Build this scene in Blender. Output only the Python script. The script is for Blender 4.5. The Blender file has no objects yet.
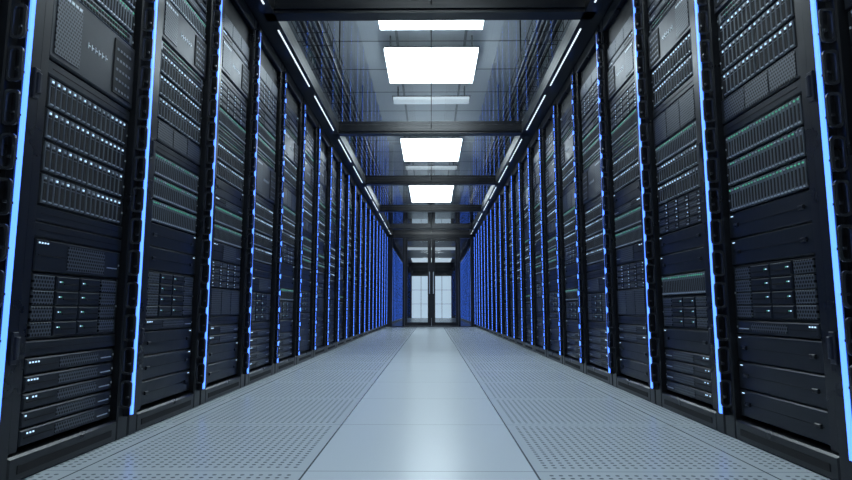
import bpy, math, random
from mathutils import Vector
random.seed(7)
scene = bpy.context.scene
COL = scene.collection

# ------------------------------------------------------------------ materials
def principled(name, color, rough=0.4, metal=0.0, spec=0.5, emis=None, estr=0.0, coat=0.0):
    m = bpy.data.materials.new(name); m.use_nodes = True
    b = m.node_tree.nodes["Principled BSDF"]
    b.inputs["Base Color"].default_value = (*color, 1)
    b.inputs["Roughness"].default_value = rough
    b.inputs["Metallic"].default_value = metal
    b.inputs["Specular IOR Level"].default_value = spec
    b.inputs["Coat Weight"].default_value = coat
    if emis:
        b.inputs["Emission Color"].default_value = (*emis, 1)
        b.inputs["Emission Strength"].default_value = estr
    return m

class NT:
    def __init__(s, m):
        s.t = m.node_tree; s.n = s.t.nodes; s.l = s.t.links
    def val(s, a, sock):
        if isinstance(a, (int, float)): sock.default_value = a
        else: s.l.new(a, sock)
    def math(s, op, a, b=0.0, c=None):
        n = s.n.new("ShaderNodeMath"); n.operation = op
        s.val(a, n.inputs[0]); s.val(b, n.inputs[1])
        if c is not None: s.val(c, n.inputs[2])
        return n.outputs[0]

def roughvar(m, scale, lo, hi):
    nt = NT(m); b = nt.n["Principled BSDF"]
    tc = nt.n.new("ShaderNodeTexCoord"); no = nt.n.new("ShaderNodeTexNoise")
    no.inputs["Scale"].default_value = scale; no.inputs["Detail"].default_value = 4
    nt.l.new(tc.outputs["Object"], no.inputs["Vector"])
    mr = nt.n.new("ShaderNodeMapRange")
    mr.inputs["To Min"].default_value = lo; mr.inputs["To Max"].default_value = hi
    nt.l.new(no.outputs["Fac"], mr.inputs["Value"]); nt.l.new(mr.outputs[0], b.inputs["Roughness"])

M_FRAME = principled("rack_frame_black", (0.007, 0.008, 0.010), 0.3, 0.0, 0.5); roughvar(M_FRAME, 6, 0.22, 0.36)
M_BODY  = principled("rack_interior_black", (0.005, 0.006, 0.007), 0.6)
M_BEZEL = principled("bezel_dark_steel", (0.020, 0.024, 0.031), 0.36, 0.5); roughvar(M_BEZEL, 30, 0.28, 0.42)
M_DRIVE = principled("drive_carrier_gray", (0.16, 0.18, 0.205), 0.36, 0.5)
M_SLOT  = principled("slot_black", (0.003, 0.003, 0.004), 0.7)
M_SILV  = principled("silver_trim", (0.60, 0.66, 0.72), 0.35, 0.5)
M_BLUE  = principled("led_strip_blue", (0.02, 0.05, 0.2), 0.4, emis=(0.070, 0.21, 1.0), estr=3.0)
M_GRN   = principled("led_green", (0.0, 0.1, 0.04), 0.4, emis=(0.16, 0.75, 0.52), estr=0.5)
M_WHT   = principled("led_white_blue", (0.1, 0.1, 0.2), 0.4, emis=(0.50, 0.75, 1.0), estr=1.3)
M_RING  = principled("ring_plastic", (0.030, 0.033, 0.040), 0.28)
# perforated bezel (object-space hole grid)
M_PERF = principled("perforated_steel", (0.04, 0.047, 0.06), 0.4, 0.5)
nt = NT(M_PERF); b = nt.n["Principled BSDF"]
tc = nt.n.new("ShaderNodeTexCoord"); sx = nt.n.new("ShaderNodeSeparateXYZ"); nt.l.new(tc.outputs["Object"], sx.inputs[0])
row = nt.math('FLOOR', nt.math('DIVIDE', sx.outputs[2], 0.010))
off = nt.math('MULTIPLY', nt.math('MODULO', row, 2.0), 0.5)
fu = nt.math('SUBTRACT', nt.math('FRACT', nt.math('ADD', nt.math('DIVIDE', sx.outputs[1], 0.011), off)), 0.5)
fz = nt.math('SUBTRACT', nt.math('FRACT', nt.math('DIVIDE', sx.outputs[2], 0.010)), 0.5)
d = nt.math('SQRT', nt.math('ADD', nt.math('MULTIPLY', fu, fu), nt.math('MULTIPLY', fz, fz)))
hole = nt.math('LESS_THAN', d, 0.36)
mx = nt.n.new("ShaderNodeMix"); mx.data_type = 'RGBA'
mx.inputs[6].default_value = (0.11, 0.125, 0.145, 1); mx.inputs[7].default_value = (0.002, 0.002, 0.003, 1)
nt.l.new(hole, mx.inputs[0]); nt.l.new(mx.outputs[2], b.inputs["Base Color"])
MATS = [M_FRAME, M_BODY, M_BEZEL, M_DRIVE, M_SLOT, M_SILV, M_BLUE, M_GRN, M_WHT, M_RING, M_PERF]
FRAME, BODY, BEZEL, DRIVE, SLOT, SILV, BLUE, GRN, WHT, RING, PERF = range(11)

# ------------------------------------------------------------------ mesh builder
class MB:
    def __init__(s, conv=None, flip=False):
        s.v = []; s.f = []; s.m = []; s.conv = conv or (lambda p: p); s.flip = flip
    def add(s, pts, faces, mat):
        o = len(s.v)
        s.v += [s.conv(p) for p in pts]
        for f in faces:
            f = [o + i for i in f]
            s.f.append(f[::-1] if s.flip else f); s.m.append(mat)
    def box(s, x0, x1, y0, y1, z0, z1, mat):
        p = [(x0,y0,z0),(x1,y0,z0),(x1,y1,z0),(x0,y1,z0),(x0,y0,z1),(x1,y0,z1),(x1,y1,z1),(x0,y1,z1)]
        s.add(p, [(0,3,2,1),(4,5,6,7),(0,1,5,4),(1,2,6,5),(2,3,7,6),(3,0,4,7)], mat)
    def cbox(s, x0, x1, y0, y1, z0, z1, mat, c=0.003):   # chamfer around the y0 (front) face
        p = [(x0+c,y0,z0+c),(x1-c,y0,z0+c),(x1-c,y0,z1-c),(x0+c,y0,z1-c),
             (x0,y0+c,z0),(x1,y0+c,z0),(x1,y0+c,z1),(x0,y0+c,z1),
             (x0,y1,z0),(x1,y1,z0),(x1,y1,z1),(x0,y1,z1)]
        s.add(p, [(0,1,2,3),(0,4,5,1),(1,5,6,2),(2,6,7,3),(3,7,4,0),
                  (4,8,9,5),(5,9,10,6),(6,10,11,7),(7,11,8,4),(8,11,10,9)], mat)
    def mesh(s, name, mats):
        me = bpy.data.meshes.new(name); me.from_pydata(s.v, [], s.f)
        for m in mats: me.materials.append(m)
        me.polygons.foreach_set("material_index", s.m); me.update()
        return me

def obj(name, me, loc=(0,0,0), parent=None):
    o = bpy.data.objects.new(name, me); COL.objects.link(o); o.location = loc
    if parent: o.parent = parent
    return o
def empty(name, loc=(0,0,0)):
    o = bpy.data.objects.new(name, None); COL.objects.link(o); o.location = loc; return o

# ------------------------------------------------------------------ rack units
A, B = 0.100, 0.532
U = 0.0445
def ears(mb, z, h):
    for x0, x1 in ((A, A+0.016), (B-0.016, B)):
        mb.cbox(x0, x1, 0.026, 0.06, z+0.001, z+h-0.001, BEZEL, 0.002)
        mb.box(x0+0.006, x1-0.006, 0.0235, 0.026, z+h*0.5-0.003, z+h*0.5+0.003, SILV)
def u_blank(mb, z, n, rng):
    h = n*U
    mb.cbox(A, B, 0.022, 0.3, z+0.0015, z+h-0.0015, BEZEL, 0.004)
    mb.box(A+0.03, B-0.03, 0.0205, 0.022, z+h*0.5-0.001, z+h*0.5+0.0005, SLOT)
    if n >= 2:
        mb.box(B-0.030, B-0.018, 0.0200, 0.022, z+h-0.014, z+h-0.011, WHT)
        for x in (A+0.05, B-0.05):
            mb.cbox(x-0.012, x+0.012, 0.016, 0.022, z+h*0.5-0.006, z+h*0.5+0.006, FRAME, 0.002)
def u_server(mb, z, n, rng):
    h = n*U
    ears(mb, z, h)
    mb.cbox(A+0.017, B-0.017, 0.02, 0.3, z+0.002, z+h-0.002, BEZEL, 0.0035)
    mb.box(A+0.15, B-0.10, 0.0185, 0.02, z+0.010, z+h-0.010, PERF)
    mb.box(A+0.03, A+0.14, 0.0185, 0.02, z+h*0.5-0.0015, z+h*0.5+0.0015, SLOT)
    for k in range(4):
        if rng.random() < 0.7:
            x = A+0.028+k*0.011
            mb.box(x, x+0.0045, 0.018, 0.02, z+h-0.014, z+h-0.010, WHT)
    mb.box(B-0.085, B-0.03, 0.0175, 0.02, z+h*0.35, z+h*0.35+0.003, SILV)
def u_vdrives(mb, z, n, rng, led=GRN):
    h = n*U; ears(mb, z, h)
    mb.box(A+0.016, B-0.016, 0.034, 0.3, z+0.001, z+h-0.001, SLOT)
    N = 24; w = (B-A-0.036)/N
    for i in range(N):
        x = A+0.018+i*w
        mb.cbox(x+0.0016, x+w-0.0016, 0.02, 0.045, z+0.005, z+h-0.005, DRIVE, 0.002)
        mb.box(x+0.0055, x+w-0.0055, 0.0185, 0.02, z+0.016, z+h-0.026, SLOT)
        mb.box(x+0.0055, x+w-0.0055, 0.0175, 0.02, z+h-0.016, z+h-0.0115, led if rng.random() < 0.75 else SILV)
        mb.box(x+0.004, x+w-0.004, 0.017, 0.02, z+0.008, z+0.012, SILV)
def u_hdrives(mb, z, n, rng):
    h = n*U; ears(mb, z, h)
    mb.box(A+0.016, B-0.016, 0.034, 0.3, z+0.001, z+h-0.001, SLOT)
    C, R = 4, max(1, round(h/0.030)); w = (B-A-0.036)/C; hh = (h-0.006)/R
    for c in range(C):
        for r in range(R):
            x = A+0.018+c*w; y = z+0.003+r*hh
            mb.cbox(x+0.0015, x+w-0.0015, 0.02, 0.045, y+0.0015, y+hh-0.0015, BEZEL, 0.002)
            mb.box(x+0.03, x+w-0.012, 0.0185, 0.02, y+0.007, y+hh-0.007, PERF)
            mb.box(x+0.009, x+0.0135, 0.018, 0.02, y+hh-0.012, y+hh-0.008, WHT if rng.random() < .5 else SILV)
            mb.box(x+0.006, x+0.022, 0.0175, 0.02, y+0.006, y+0.010, SILV)
def u_drives16(mb, z, n, rng):    # dense blocks of small vertical carriers
    h = n*U; ears(mb, z, h)
    mb.cbox(A+0.017, B-0.017, 0.026, 0.3, z+0.001, z+h-0.001, BODY, 0.002)
    N = 16; w = (B-A-0.05)/N
    for i in range(N):
        x = A+0.022+i*w+(0.004 if i >= 8 else 0)
        mb.cbox(x+0.0015, x+w-0.003, 0.02, 0.03, z+0.006, z+h-0.006, DRIVE, 0.002)
        mb.box(x+0.005, x+w-0.0065, 0.0185, 0.02, z+0.014, z+h-0.030, SLOT)
        mb.box(x+0.005, x+w-0.0065, 0.018, 0.02, z+h-0.026, z+h-0.021, SLOT)
        mb.box(x+0.007, x+w-0.011, 0.0175, 0.02, z+h-0.018, z+h-0.013, WHT if rng.random() < .6 else SILV)
        mb.box(x+0.005, x+w-0.007, 0.0175, 0.02, z+0.009, z+0.0115, SILV)
def u_ups(mb, z, n, rng):
    h = n*U
    mb.cbox(A, B, 0.016, 0.3, z+0.002, z+h-0.002, BEZEL, 0.005)
    m = 0.02
    mb.box(A+m, A+0.13, 0.0135, 0.016, z+m, z+h-m, PERF)
    for i in range(6):
        x = A+m+i*0.018
        mb.box(x, x+0.012, 0.012, 0.0135, z+h-m-0.012, z+h-m-0.004, SILV)
    for i in range(6):                                       # nameplate lettering
        x = A+0.165+i*0.018
        mb.box(x, x+0.011, 0.0145, 0.016, z+h*0.5-0.002, z+h*0.5+0.002, SILV)
        mb.box(x, x+0.003, 0.0145, 0.016, z+h*0.5-0.009, z+h*0.5+0.009, SILV)
    mb.cbox(B-0.13, B-m, 0.0125, 0.016, z+m, z+h-m, BODY, 0.001)
    for r in range(5):
        for c in range(5):
            mb.box(B-0.12+c*0.018, B-0.109+c*0.018, 0.011, 0.0125, z+m+0.010+r*(h-2*m-.012)/5, z+m+0.018+r*(h-2*m-.012)/5, DRIVE)
def u_chassis(mb, z, n, rng):
    h = n*U; ears(mb, z, h)
    mb.cbox(A+0.017, B-0.017, 0.026, 0.3, z+0.001, z+h-0.001, BODY, 0.002)
    R = n; hh = (h-0.012)/R
    for r in range(R):
        y = z+0.006+r*hh
        for x0, x1 in ((A+0.02, A+0.105), (B-0.105, B-0.02)):
            mb.cbox(x0, x1, 0.02, 0.03, y+0.002, y+hh-0.002, PERF, 0.002)
        for k in range(2):
            x0 = A+0.112+k*0.105
            mb.cbox(x0, x0+0.100, 0.018, 0.03, y+0.002, y+hh-0.002, BEZEL, 0.003)
            mb.box(x0+0.03, x0+0.09, 0.0165, 0.018, y+hh*0.4, y+hh*0.4+0.004, SLOT)
            mb.box(x0+0.010, x0+0.0135, 0.016, 0.018, y+hh*0.55, y+hh*0.55+0.003, WHT)
            mb.box(x0+0.018, x0+0.0215, 0.016, 0.018, y+hh*0.55, y+hh*0.55+0.003, GRN)
def u_switch(mb, z, n, rng):
    h = n*U; ears(mb, z, h)
    mb.cbox(A+0.017, B-0.017, 0.022, 0.3, z+0.002, z+h-0.002, DRIVE, 0.003)
    for i in range(24):
        x = A+0.034+i*0.0152
        for r in range(2*n):
            y = z+0.007+r*(h-0.010)/(2*n)
            mb.box(x, x+0.011, 0.0205, 0.022, y, y+0.010, SLOT)
            if rng.random() < 0.4: mb.box(x+0.001, x+0.004, 0.020, 0.022, y+0.0115, y+0.0135, GRN)
def u_vent(mb, z, n, rng):
    h = n*U
    mb.cbox(A, B, 0.02, 0.3, z+0.0015, z+h-0.0015, BEZEL, 0.003)
    for k in range(3):
        w = (B-A-0.04)/3
        mb.box(A+0.02+k*w+0.004, A+0.02+(k+1)*w-0.004, 0.0185, 0.02, z+0.008, z+h-0.008, PERF)

F = dict(b=u_blank, s=u_server, v=u_vdrives, h=u_hdrives, d=u_drives16, u=u_ups, c=u_chassis, w=u_switch, p=u_vent)
LAY = {  # bottom -> top, 42 U
 'A': "s1 s1 s1 s1 s1 b1 c4 s2 b1 b1 d2 d2 d2 d2 b1 u5 w1 v2 v2 s1 s1 s1 h3 p2".split(),
 'B': "b2 b2 b2 s1 c4 b2 b2 v2 v2 v2 b1 p2 d2 d2 d2 w1 u4 v2 s1 s1 h2".split(),
 'C': "b2 b2 s1 s1 b1 p3 h3 s2 v2 v2 s1 b2 d2 d2 w1 w1 v2 h3 b1 u4 s1 p2".split(),
 'D': "s1 s1 s1 s1 b2 c3 v2 b2 b2 h3 d2 d2 v2 p3 b1 d2 d2 u4 w1 s1 s1 b2".split(),
}
def ring(mb, u, z, hgt=0.088, dep=0.034):
    t = 0.0035; w = 0.006; r = 0.012
    def loop(inset):
        pts = []
        y0, y1, z0, z1 = -dep+inset, 0.004-inset, z+inset, z+hgt-inset
        rr = r-inset*0.6
        for cx, cz, a0 in ((y1-rr, z1-rr, 0), (y0+rr, z1-rr, 90), (y0+rr, z0+rr, 180), (y1-rr, z0+rr, 270)):
            for k in range(4):
                a = math.radians(a0+k*30)
                pts.append((cx+rr*math.cos(a), cz+rr*math.sin(a)))
        return pts
    o, i = loop(0), loop(2*t); n = len(o); p = []
    for (y, zz) in o: p.append((u-w/2, y, zz))
    for (y, zz) in o: p.append((u+w/2, y, zz))
    for (y, zz) in i: p.append((u-w/2, y, zz))
    for (y, zz) in i: p.append((u+w/2, y, zz))
    fs = []
    for k in range(n):
        j = (k+1) % n
        fs += [(k, n+k, n+j, j)[::-1], (2*n+k, 2*n+j, 3*n+j, 3*n+k)[::-1], (k, j, 2*n+j, 2*n+k)[::-1], (n+k, 3*n+k, 3*n+j, n+j)[::-1]]
    mb.add(p, fs, RING)

W = 0.598; H = 2.09
def make_rack(kind, s):
    rng = random.Random(ord(kind)*3+s)
    mb = MB(conv=lambda p: (s*p[1], p[0], p[2]), flip=(s > 0))
    mb.box(0, W, 0.30, 1.05, 0.03, H, BODY)
    mb.box(0, 0.012, 0.05, 0.30, 0.03, H, FRAME); mb.box(W-0.012, W, 0.05, 0.30, 0.03, H, FRAME)
    mb.cbox(0, 0.058, 0, 0.06, 0.0, H, FRAME, 0.006)
    mb.cbox(0.060, 0.096, 0.008, 0.06, 0.07, H-0.07, FRAME, 0.004)
    mb.cbox(B+0.003, W, 0.002, 0.06, 0.0, H, FRAME, 0.004)
    mb.cbox(0.058, B+0.003, 0.002, 0.30, H-0.075, H, FRAME, 0.004)
    mb.cbox(0.058, B+0.003, 0.002, 0.30, 0.0, 0.065, FRAME, 0.006)
    mb.box(0.09, B-0.03, 0.0, 0.002, 0.020, 0.040, SLOT)
    # latch handles
    for z in (0.30, 0.97):
        mb.cbox(0.034, 0.046, -0.014, 0.0, z, z+0.055, RING, 0.003)
        mb.cbox(0.030, 0.050, -0.005, 0.0, z-0.012, z+0.067, RING, 0.002)
    # LED channel + cable rings
    mb.box(0.568, 0.590, -0.018, 0.002, 0.07, 2.03, FRAME)
    mb.box(0.573, 0.586, -0.023, -0.018, 0.075, 2.02, BLUE)
    z = 0.10
    while z < 1.95:
        ring(mb, 0.545, z)
        mb.box(0.545, 0.570, -0.022, -0.014, z+0.030, z+0.036, RING)
        z += 0.108
    z = 0.075
    for c in LAY[kind]:
        n = int(c[1:])
        if z + n*U > H-0.078: n = int((H-0.078-z)/U)
        if n <= 0: break
        F[c[0]](mb, z, n, rng); z += n*U
    if z < H-0.08: mb.box(A, B, 0.03, 0.3, z, H-0.075, BODY)
    return mb.mesh("rack_mesh_%s_%d" % (kind, s), MATS)

RX = {-1: 1.015, 1: 0.99}
ME = {(k, s): make_rack(k, s) for k in LAY for s in (-1, 1)}
seqL = "BDCDABCADBCADBCDABDCBADCB"
seqR = "CABDBDCADBCDABDCABCDABDCA"
Y0 = {-1: -1.05, 1: -1.01}
for s, seq in ((-1, seqL), (1, seqR)):
    for i in range(23):
        obj("server_rack", ME[(seq[i], s)], (s*RX[s], Y0[s]+i*0.6, 0))
YEND = 12.95

# ------------------------------------------------------------------ floor
M_FLOOR = principled("raised_floor_tiles", (0.5, 0.55, 0.6), 0.3)
nt = NT(M_FLOOR); b = nt.n["Principled BSDF"]
tc = nt.n.new("ShaderNodeTexCoord"); sx = nt.n.new("ShaderNodeSeparateXYZ"); nt.l.new(tc.outputs["Object"], sx.inputs[0])
X = nt.math('ADD', sx.outputs[0], 0.33+6.0); Y = nt.math('ADD', sx.outputs[1], 6.25)
tx = nt.math('FRACT', nt.math('DIVIDE', X, 0.6)); ty = nt.math('FRACT', nt.math('DIVIDE', Y, 0.6))
ex = nt.math('ABSOLUTE', nt.math('SUBTRACT', tx, 0.5)); ey = nt.math('ABSOLUTE', nt.math('SUBTRACT', ty, 0.5))
seam = nt.math('MAXIMUM', nt.math('GREATER_THAN', ex, 0.4955), nt.math('MULTIPLY', nt.math('GREATER_THAN', ey, 0.4965), 0.6))
idx = nt.math('FLOOR', nt.math('DIVIDE', X, 0.6))
perf = nt.math('GREATER_THAN', nt.math('ABSOLUTE', nt.math('SUBTRACT', idx, 10.0)), 0.5)
inner = nt.math('MULTIPLY', nt.math('LESS_THAN', ex, 0.46), nt.math('LESS_THAN', ey, 0.46))
NH = 25.0
hx = nt.math('SUBTRACT', nt.math('FRACT', nt.math('MULTIPLY', tx, NH)), 0.5)
hy = nt.math('SUBTRACT', nt.math('FRACT', nt.math('MULTIPLY', ty, NH)), 0.5)
dd = nt.math('SQRT', nt.math('ADD', nt.math('MULTIPLY', hx, hx), nt.math('MULTIPLY', hy, hy)))
hole = nt.math('MULTIPLY', nt.math('MULTIPLY', nt.math('LESS_THAN', dd, 0.24), inner), perf)
dark = nt.math('MAXIMUM', nt.math('MULTIPLY', seam, 0.8), nt.math('MULTIPLY', hole, 0.68))
wn = nt.n.new("ShaderNodeTexWhiteNoise"); wn.noise_dimensions = '2D'
cv = nt.n.new("ShaderNodeCombineXYZ"); nt.l.new(idx, cv.inputs[0]); nt.l.new(nt.math('FLOOR', nt.math('DIVIDE', Y, 0.6)), cv.inputs[1])
nt.l.new(cv.outputs[0], wn.inputs["Vector"])
bri = nt.math('ADD', 0.97, nt.math('MULTIPLY', wn.outputs["Value"], 0.03))
fac = nt.math('MULTIPLY', nt.math('SUBTRACT', bri, nt.math('MULTIPLY', perf, 0.14)), nt.math('SUBTRACT', 1.0, dark))
vm = nt.n.new("ShaderNodeVectorMath"); vm.operation = 'SCALE'
vm.inputs[0].default_value = (0.62, 0.69, 0.725); nt.l.new(fac, vm.inputs["Scale"])
nt.l.new(vm.outputs[0], b.inputs["Base Color"])
b.inputs["Roughness"].default_value = 0.27
bp = nt.n.new("ShaderNodeBump"); bp.inputs["Strength"].default_value = 0.3; bp.inputs["Distance"].default_value = 0.001
nt.l.new(nt.math('SUBTRACT', 1.0, dark), bp.inputs["Height"]); nt.l.new(bp.outputs[0], b.inputs["Normal"])

XW = 2.40; YB = -2.2; YF = 25.0; ZC = 2.78
mb = MB(); mb.box(-XW, XW, YB, YF, -0.1, 0, 0); obj("floor", mb.mesh("floor", [M_FLOOR]))

# ------------------------------------------------------------------ room shell
M_WALL = principled("wall_gray", (0.34, 0.37, 0.40), 0.5)
M_CEIL = principled("ceiling_panels", (0.3, 0.33, 0.36), 0.5)
nt = NT(M_CEIL); b = nt.n["Principled BSDF"]
tc = nt.n.new("ShaderNodeTexCoord"); sx = nt.n.new("ShaderNodeSeparateXYZ"); nt.l.new(tc.outputs["Object"], sx.inputs[0])
ex = nt.math('ABSOLUTE', nt.math('SUBTRACT', nt.math('FRACT', nt.math('DIVIDE', nt.math('ADD', sx.outputs[0], 6.3), 0.6)), 0.5))
ey = nt.math('ABSOLUTE', nt.math('SUBTRACT', nt.math('FRACT', nt.math('DIVIDE', nt.math('ADD', sx.outputs[1], 6.0), 0.6)), 0.5))
sm = nt.math('MAXIMUM', nt.math('GREATER_THAN', ex, 0.48), nt.math('GREATER_THAN', ey, 0.48))
vm = nt.n.new("ShaderNodeVectorMath"); vm.operation = 'SCALE'; vm.inputs[0].default_value = (0.60, 0.64, 0.67)
nt.l.new(nt.math('SUBTRACT', 1.0, nt.math('MULTIPLY', sm, 0.7)), vm.inputs["Scale"]); nt.l.new(vm.outputs[0], b.inputs["Base Color"])
def simple(name, dims, mat):
    mb = MB(); mb.box(*dims, 0); return obj(name, mb.mesh(name, [mat]))
simple("ceiling", (-XW, XW, YB, YF, ZC, ZC+0.1), M_CEIL)
simple("wall_left", (-XW-0.1, -XW, YB, YF, 0, ZC), M_WALL)
simple("wall_right", (XW, XW+0.1, YB, YF, 0, ZC), M_WALL)
simple("wall_front", (-XW, XW, YB-0.1, YB, 0, ZC), M_WALL)

# ------------------------------------------------------------------ ceiling light panels
M_LAMP = principled("light_panel_diffuser", (0.8, 0.8, 0.8), 0.5, emis=(0.85, 0.96, 1.0), estr=13.5)
M_BLACK = principled("black_powder_coat", (0.008, 0.009, 0.011), 0.3)
def lamp(y0, y1, hw=0.45, z=ZC, mat=M_LAMP):
    # suspended luminaire: diffuser with lit edges, thin housing, four short hangers
    mb = MB(); zb = z-0.16
    mb.box(-hw, hw, y0, y1, zb, zb+0.03, 0)
    mb.box(-hw-0.01, hw+0.01, y0-0.01, y1+0.01, zb+0.03, zb+0.04, 1)
    for x in (-hw+0.05, hw-0.05):
        for y in (y0+0.04, y1-0.04):
            mb.box(x-0.006, x+0.006, y-0.006, y+0.006, zb+0.04, z, 1)
    obj("ceiling_light_panel", mb.mesh("ceiling_light_panel", [mat, M_BLACK]))
for y0, y1 in ((-1.2, -0.3), (1.0, 1.9), (3.35, 4.28), (4.66, 5.36), (7.3, 8.35), (10.1, 11.7)):  # first panel, behind the camera, is added to brighten the near floor
    lamp(y0, y1, 0.405)
M_SLIM = principled("faint_glow", (0.8, 0.8, 0.8), 0.5, emis=(0.8, 0.93, 1.0), estr=0.6)
for y in (2.35, 5.80, 8.75):  # added, not known lamps: dim glow stands in for a pale strip
    lamp(y, y+0.14, 0.405, mat=M_SLIM)

# ------------------------------------------------------------------ containment roof
def glass_mat(name, tint, power):
    m = bpy.data.materials.new(name); m.use_nodes = True
    nt = NT(m); nt.n.remove(nt.n["Principled BSDF"]); out = nt.n["Material Output"]
    tr = nt.n.new("ShaderNodeBsdfTransparent"); tr.inputs[0].default_value = (*tint, 1)
    gl = nt.n.new("ShaderNodeBsdfGlossy"); gl.inputs["Roughness"].default_value = 0.015
    ge = nt.n.new("ShaderNodeNewGeometry"); dp = nt.n.new("ShaderNodeVectorMath"); dp.operation = 'DOT_PRODUCT'
    nt.l.new(ge.outputs["Incoming"], dp.inputs[0]); nt.l.new(ge.outputs["Normal"], dp.inputs[1])
    c1 = nt.math('SUBTRACT', 1.0, nt.math('ABSOLUTE', dp.outputs["Value"]))
    frs = nt.math('ADD', 0.08, nt.math('MULTIPLY', nt.math('POWER', c1, power), 0.88))
    mxs = nt.n.new("ShaderNodeMixShader"); nt.l.new(frs, mxs.inputs[0]); nt.l.new(tr.outputs[0], mxs.inputs[1]); nt.l.new(gl.outputs[0], mxs.inputs[2])
    nt.l.new(mxs.outputs[0], out.inputs["Surface"])
    return m
M_GLASS = glass_mat("clear_glass", (0.84, 0.88, 0.91), 3.0)
M_DGLASS = glass_mat("smoked_door_glass", (0.62, 0.66, 0.70), 4.0)
M_LINE = principled("linear_light_lens", (0.8, 0.8, 0.8), 0.4, emis=(0.8, 0.92, 1.0), estr=1.3)

roof = empty("aisle_containment_roof")
ZR = H + 0.004
mb = MB()
beams = [-1.2, 1.0, 3.10, 5.35, 7.6, 9.8, 12.0]
for y in beams:
    mb.box(-0.96, 0.94, y-0.045, y+0.045, ZR, ZR+0.12, 0)
    mb.box(-0.96, 0.94, y-0.06, y+0.06, ZR+0.02, ZR+0.035, 0)
for s in (-1, 1):
    r = RX[s]
    xs = sorted((s*(r-0.12), s*(r-0.015)))
    mb.box(xs[0], xs[1], -1.3, YEND, ZR+0.0, ZR+0.10, 0)
    xs = sorted((s*(r-0.015), s*(r+0.05)))
    mb.box(xs[0], xs[1], -1.3, YEND, ZR, ZR+0.05, 0)
obj("roof_frame", mb.mesh("roof_frame", [M_BLACK]), parent=roof)
mb = MB(); pts = beams + [YEND]
for a, c in zip(pts[:-1], pts[1:]):
    y0, y1 = a+0.05, c-0.05
    if c == YEND: y1 = c
    mb.add([(-0.90, y0, ZR+0.06), (0.87, y0, ZR+0.06), (0.87, y1, ZR+0.06), (-0.90, y1, ZR+0.06)], [(0, 1, 2, 3)], 0)
obj("roof_glass", mb.mesh("roof_glass", [M_GLASS]), parent=roof)
mb = MB()
for a, c in zip(pts[:-1], pts[1:]):
    L = (c-a-0.5)/2
    for k in range(2):
        y0 = a+0.15+k*(L+0.2)
        for s in (-1, 1):
            xs = sorted((s*(RX[s]-0.095), s*(RX[s]-0.087)))
            mb.box(xs[0], xs[1], y0, y0+L, ZR-0.004, ZR, 0)
obj("roof_linear_lights", mb.mesh("roof_linear_lights", [M_LINE]), parent=roof)
mb = MB()
for a, c in zip(pts[:-1], pts[1:]):
    mb.box(-0.003, 0.003, a+0.05, c-0.05, ZR+0.054, ZR+0.068, 0)
obj("roof_glass_joint", mb.mesh("roof_glass_joint", [M_BLACK]), parent=roof)

# wire basket cable trays above the aisle edges
M_CB = principled("cable_black", (0.01, 0.01, 0.012), 0.5); M_CB2 = principled("cable_dark_blue", (0.015, 0.03, 0.08), 0.5)
def tray(xc, w=0.22, z0=2.36, z1=2.43):
    mb = MB(); r = 0.0022
    for x, z in ((xc-w/2, z0), (xc-w/4, z0), (xc, z0), (xc+w/4, z0), (xc+w/2, z0), (xc-w/2, z1), (xc+w/2, z1)):
        mb.box(x-r, x+r, YB+0.1, 13.0, z-r, z+r, 0)
    y = YB+0.2
    while y < 12.95:
        mb.box(xc-w/2, xc+w/2, y-r, y+r, z0-3*r, z0-r, 0)
        for x in (xc-w/2, xc+w/2): mb.box(x-r, x+r, y-r, y+r, z0-3*r, z1, 0)
        y += 0.2
    y = YB+0.5
    while y < 12.9:                                         # threaded hangers
        for x in (xc-w/2, xc+w/2): mb.box(x-0.005, x+0.005, y-0.005, y+0.005, z0, ZC, 0)
        y += 1.5
    rng = random.Random(3)
    for k in range(5):                                       # cable bundle
        x = xc-w/2+0.03+k*0.035; rr = 0.008+0.004*rng.random()
        mb.box(x-rr, x+rr, YB+0.1, 13.0, z0+r, z0+r+2*rr, 1 if k % 3 else 2)
    obj("cable_tray", mb.mesh("cable_tray", [M_BLACK, M_CB, M_CB2]))
tray(-0.84); tray(0.82)

# ------------------------------------------------------------------ end partition with glass doors
yw = YEND+0.1
mb = MB()
mb.box(-XW, -0.98, yw, yw+0.12, 0, ZC, 0); mb.box(0.98, XW, yw, yw+0.12, 0, ZC, 0); mb.box(-0.98, 0.98, yw, yw+0.12, H+0.02, ZC, 0)
obj("wall_back", mb.mesh("wall_back", [M_BLACK]))
part = empty("door_1", (0, yw, 0))
mb = MB()
mb.box(-0.98, -0.90, 0, 0.12, 0, H+0.02, 0); mb.box(0.90, 0.98, 0, 0.12, 0, H+0.02, 0)
mb.box(-0.90, 0.90, 0, 0.12, H-0.06, H+0.02, 0)
mb.box(-0.90, 0.90, 0, 0.12, 0, 0.015, 0)
for x in (-0.64, 0.64): mb.box(x-0.025, x+0.025, 0.01, 0.11, 0.015, H-0.06, 0)
obj("door_frame", mb.mesh("door_frame", [M_BLACK]), parent=part)
mb = MB(); DT = H-0.065
for s in (-1, 1):
    for x0, x1 in ((0.005, 0.085), (0.555, 0.612)):
        xs = sorted((s*x0, s*x1)); mb.box(xs[0], xs[1], 0.035, 0.085, 0.02, DT, 0)
    xs = sorted((s*0.085, s*0.555))
    mb.box(xs[0], xs[1], 0.035, 0.085, 0.02, 0.10, 0); mb.box(xs[0], xs[1], 0.035, 0.085, DT-0.06, DT, 0)
    xs = sorted((s*0.035, s*0.055)); mb.box(xs[0], xs[1], -0.03, -0.012, 0.75, 1.25, 1)
    for z in (0.8, 1.18): mb.box(xs[0], xs[1], -0.012, 0.035, z, z+0.02, 1)
obj("door_leaves", mb.mesh("door_leaves", [M_BLACK, M_SILV]), parent=part)
mb = MB()
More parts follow.
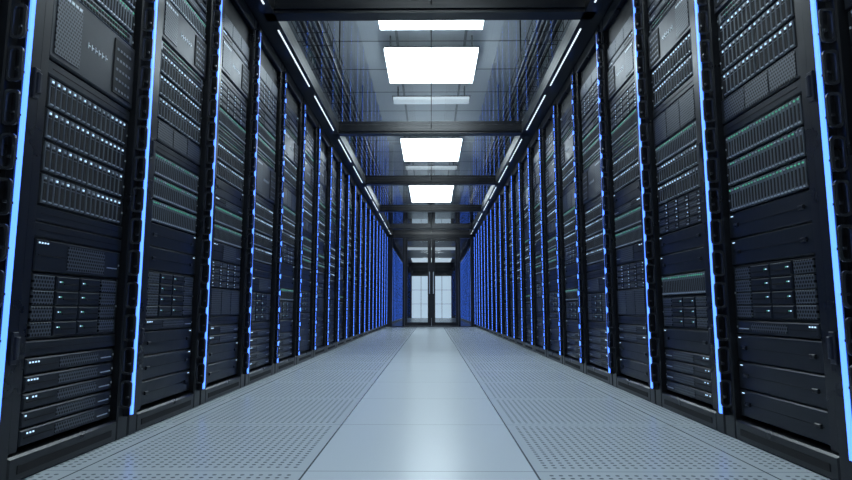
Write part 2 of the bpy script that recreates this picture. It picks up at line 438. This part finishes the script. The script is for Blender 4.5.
for x0, x1, z0, z1 in ((0.085, 0.555, 0.10, DT-0.06), (-0.555, -0.085, 0.10, DT-0.06), (0.665, 0.90, 0.015, DT), (-0.90, -0.665, 0.015, DT)):
    mb.add([(x0, 0.06, z0), (x1, 0.06, z0), (x1, 0.06, z1), (x0, 0.06, z1)], [(0, 1, 2, 3)], 0)
obj("door_glass", mb.mesh("door_glass", [M_DGLASS]), parent=part)

# second hall behind the doors
for s, seq in ((-1, seqR), (1, seqL)):
    for i in range(13):
        obj("server_rack", ME[(seq[i], s)], (s*1.06, 13.6+i*0.6, 0))
ZD = 2.38
M_DIM = principled("dim_diffuser", (0.8, 0.8, 0.8), 0.5, emis=(0.75, 0.9, 1.0), estr=0.9)
M_CEILD = principled("lobby_ceiling_dark", (0.06, 0.07, 0.085), 0.4)
mb = MB(); mb.box(-XW, XW, yw+0.13, 24.55, ZD, ZD+0.06, 0)
obj("ceiling_lobby", mb.mesh("ceiling_lobby", [M_CEILD]))
for y0, y1, mt in ((15.0, 15.5, M_SLIM), (18.3, 18.9, M_SLIM), (22.3, 24.0, M_DIM)):
    mb = MB(); mb.box(-0.8, 0.8, y0, y1, ZD-0.03, ZD-0.001, 0)
    mb.box(-0.83, -0.8, y0, y1, ZD-0.04, ZD-0.001, 1); mb.box(0.8, 0.83, y0, y1, ZD-0.04, ZD-0.001, 1)
    obj("ceiling_light_panel", mb.mesh("lobby_light", [mt, M_BLACK]))
M_WHITE = principled("frosted_lit_panel", (0.8, 0.85, 0.9), 0.5, emis=(0.68, 0.86, 1.0), estr=0.95)
simple("wall_far", (-XW, XW, YF, YF+0.1, 0, ZC), M_WALL)
far = empty("door_2", (0, 24.6, 0))
mb = MB()
mb.box(-XW, -0.85, 0, 0.1, 0, ZC, 0); mb.box(0.85, XW, 0, 0.1, 0, ZC, 0); mb.box(-0.85, 0.85, 0, 0.1, 1.80, ZC, 0)
mb.box(-0.10, 0.10, 0, 0.1, 0, 1.8, 0)
for x in (-0.45, 0.45): mb.box(x-0.008, x+0.008, 0.0, 0.05, 0, 1.8, 0)
for z in (0.6, 1.2): mb.box(-0.85, 0.85, 0.03, 0.05, z-0.005, z+0.005, 0)
for s in (-1, 1):
    xs = sorted((s*0.10, s*0.85)); mb.box(xs[0], xs[1], 0.05, 0.08, 0.0, 1.8, 1)
obj("door_panels", mb.mesh("door_panels", [M_BLACK, M_WHITE]), parent=far)

# ------------------------------------------------------------------ world & camera
w = bpy.data.worlds.new("World"); scene.world = w; w.use_nodes = True
w.node_tree.nodes["Background"].inputs[0].default_value = (0.01, 0.015, 0.03, 1)
scene.view_settings.view_transform = 'Standard'
cam = bpy.data.cameras.new("camera"); cam.lens = 24; cam.sensor_width = 36; cam.clip_start = 0.02
co = bpy.data.objects.new("camera", cam); COL.objects.link(co)
co.location = (0, 0, 0.425); co.rotation_euler = (math.radians(90+6.83), 0, math.radians(0.55))
scene.camera = co
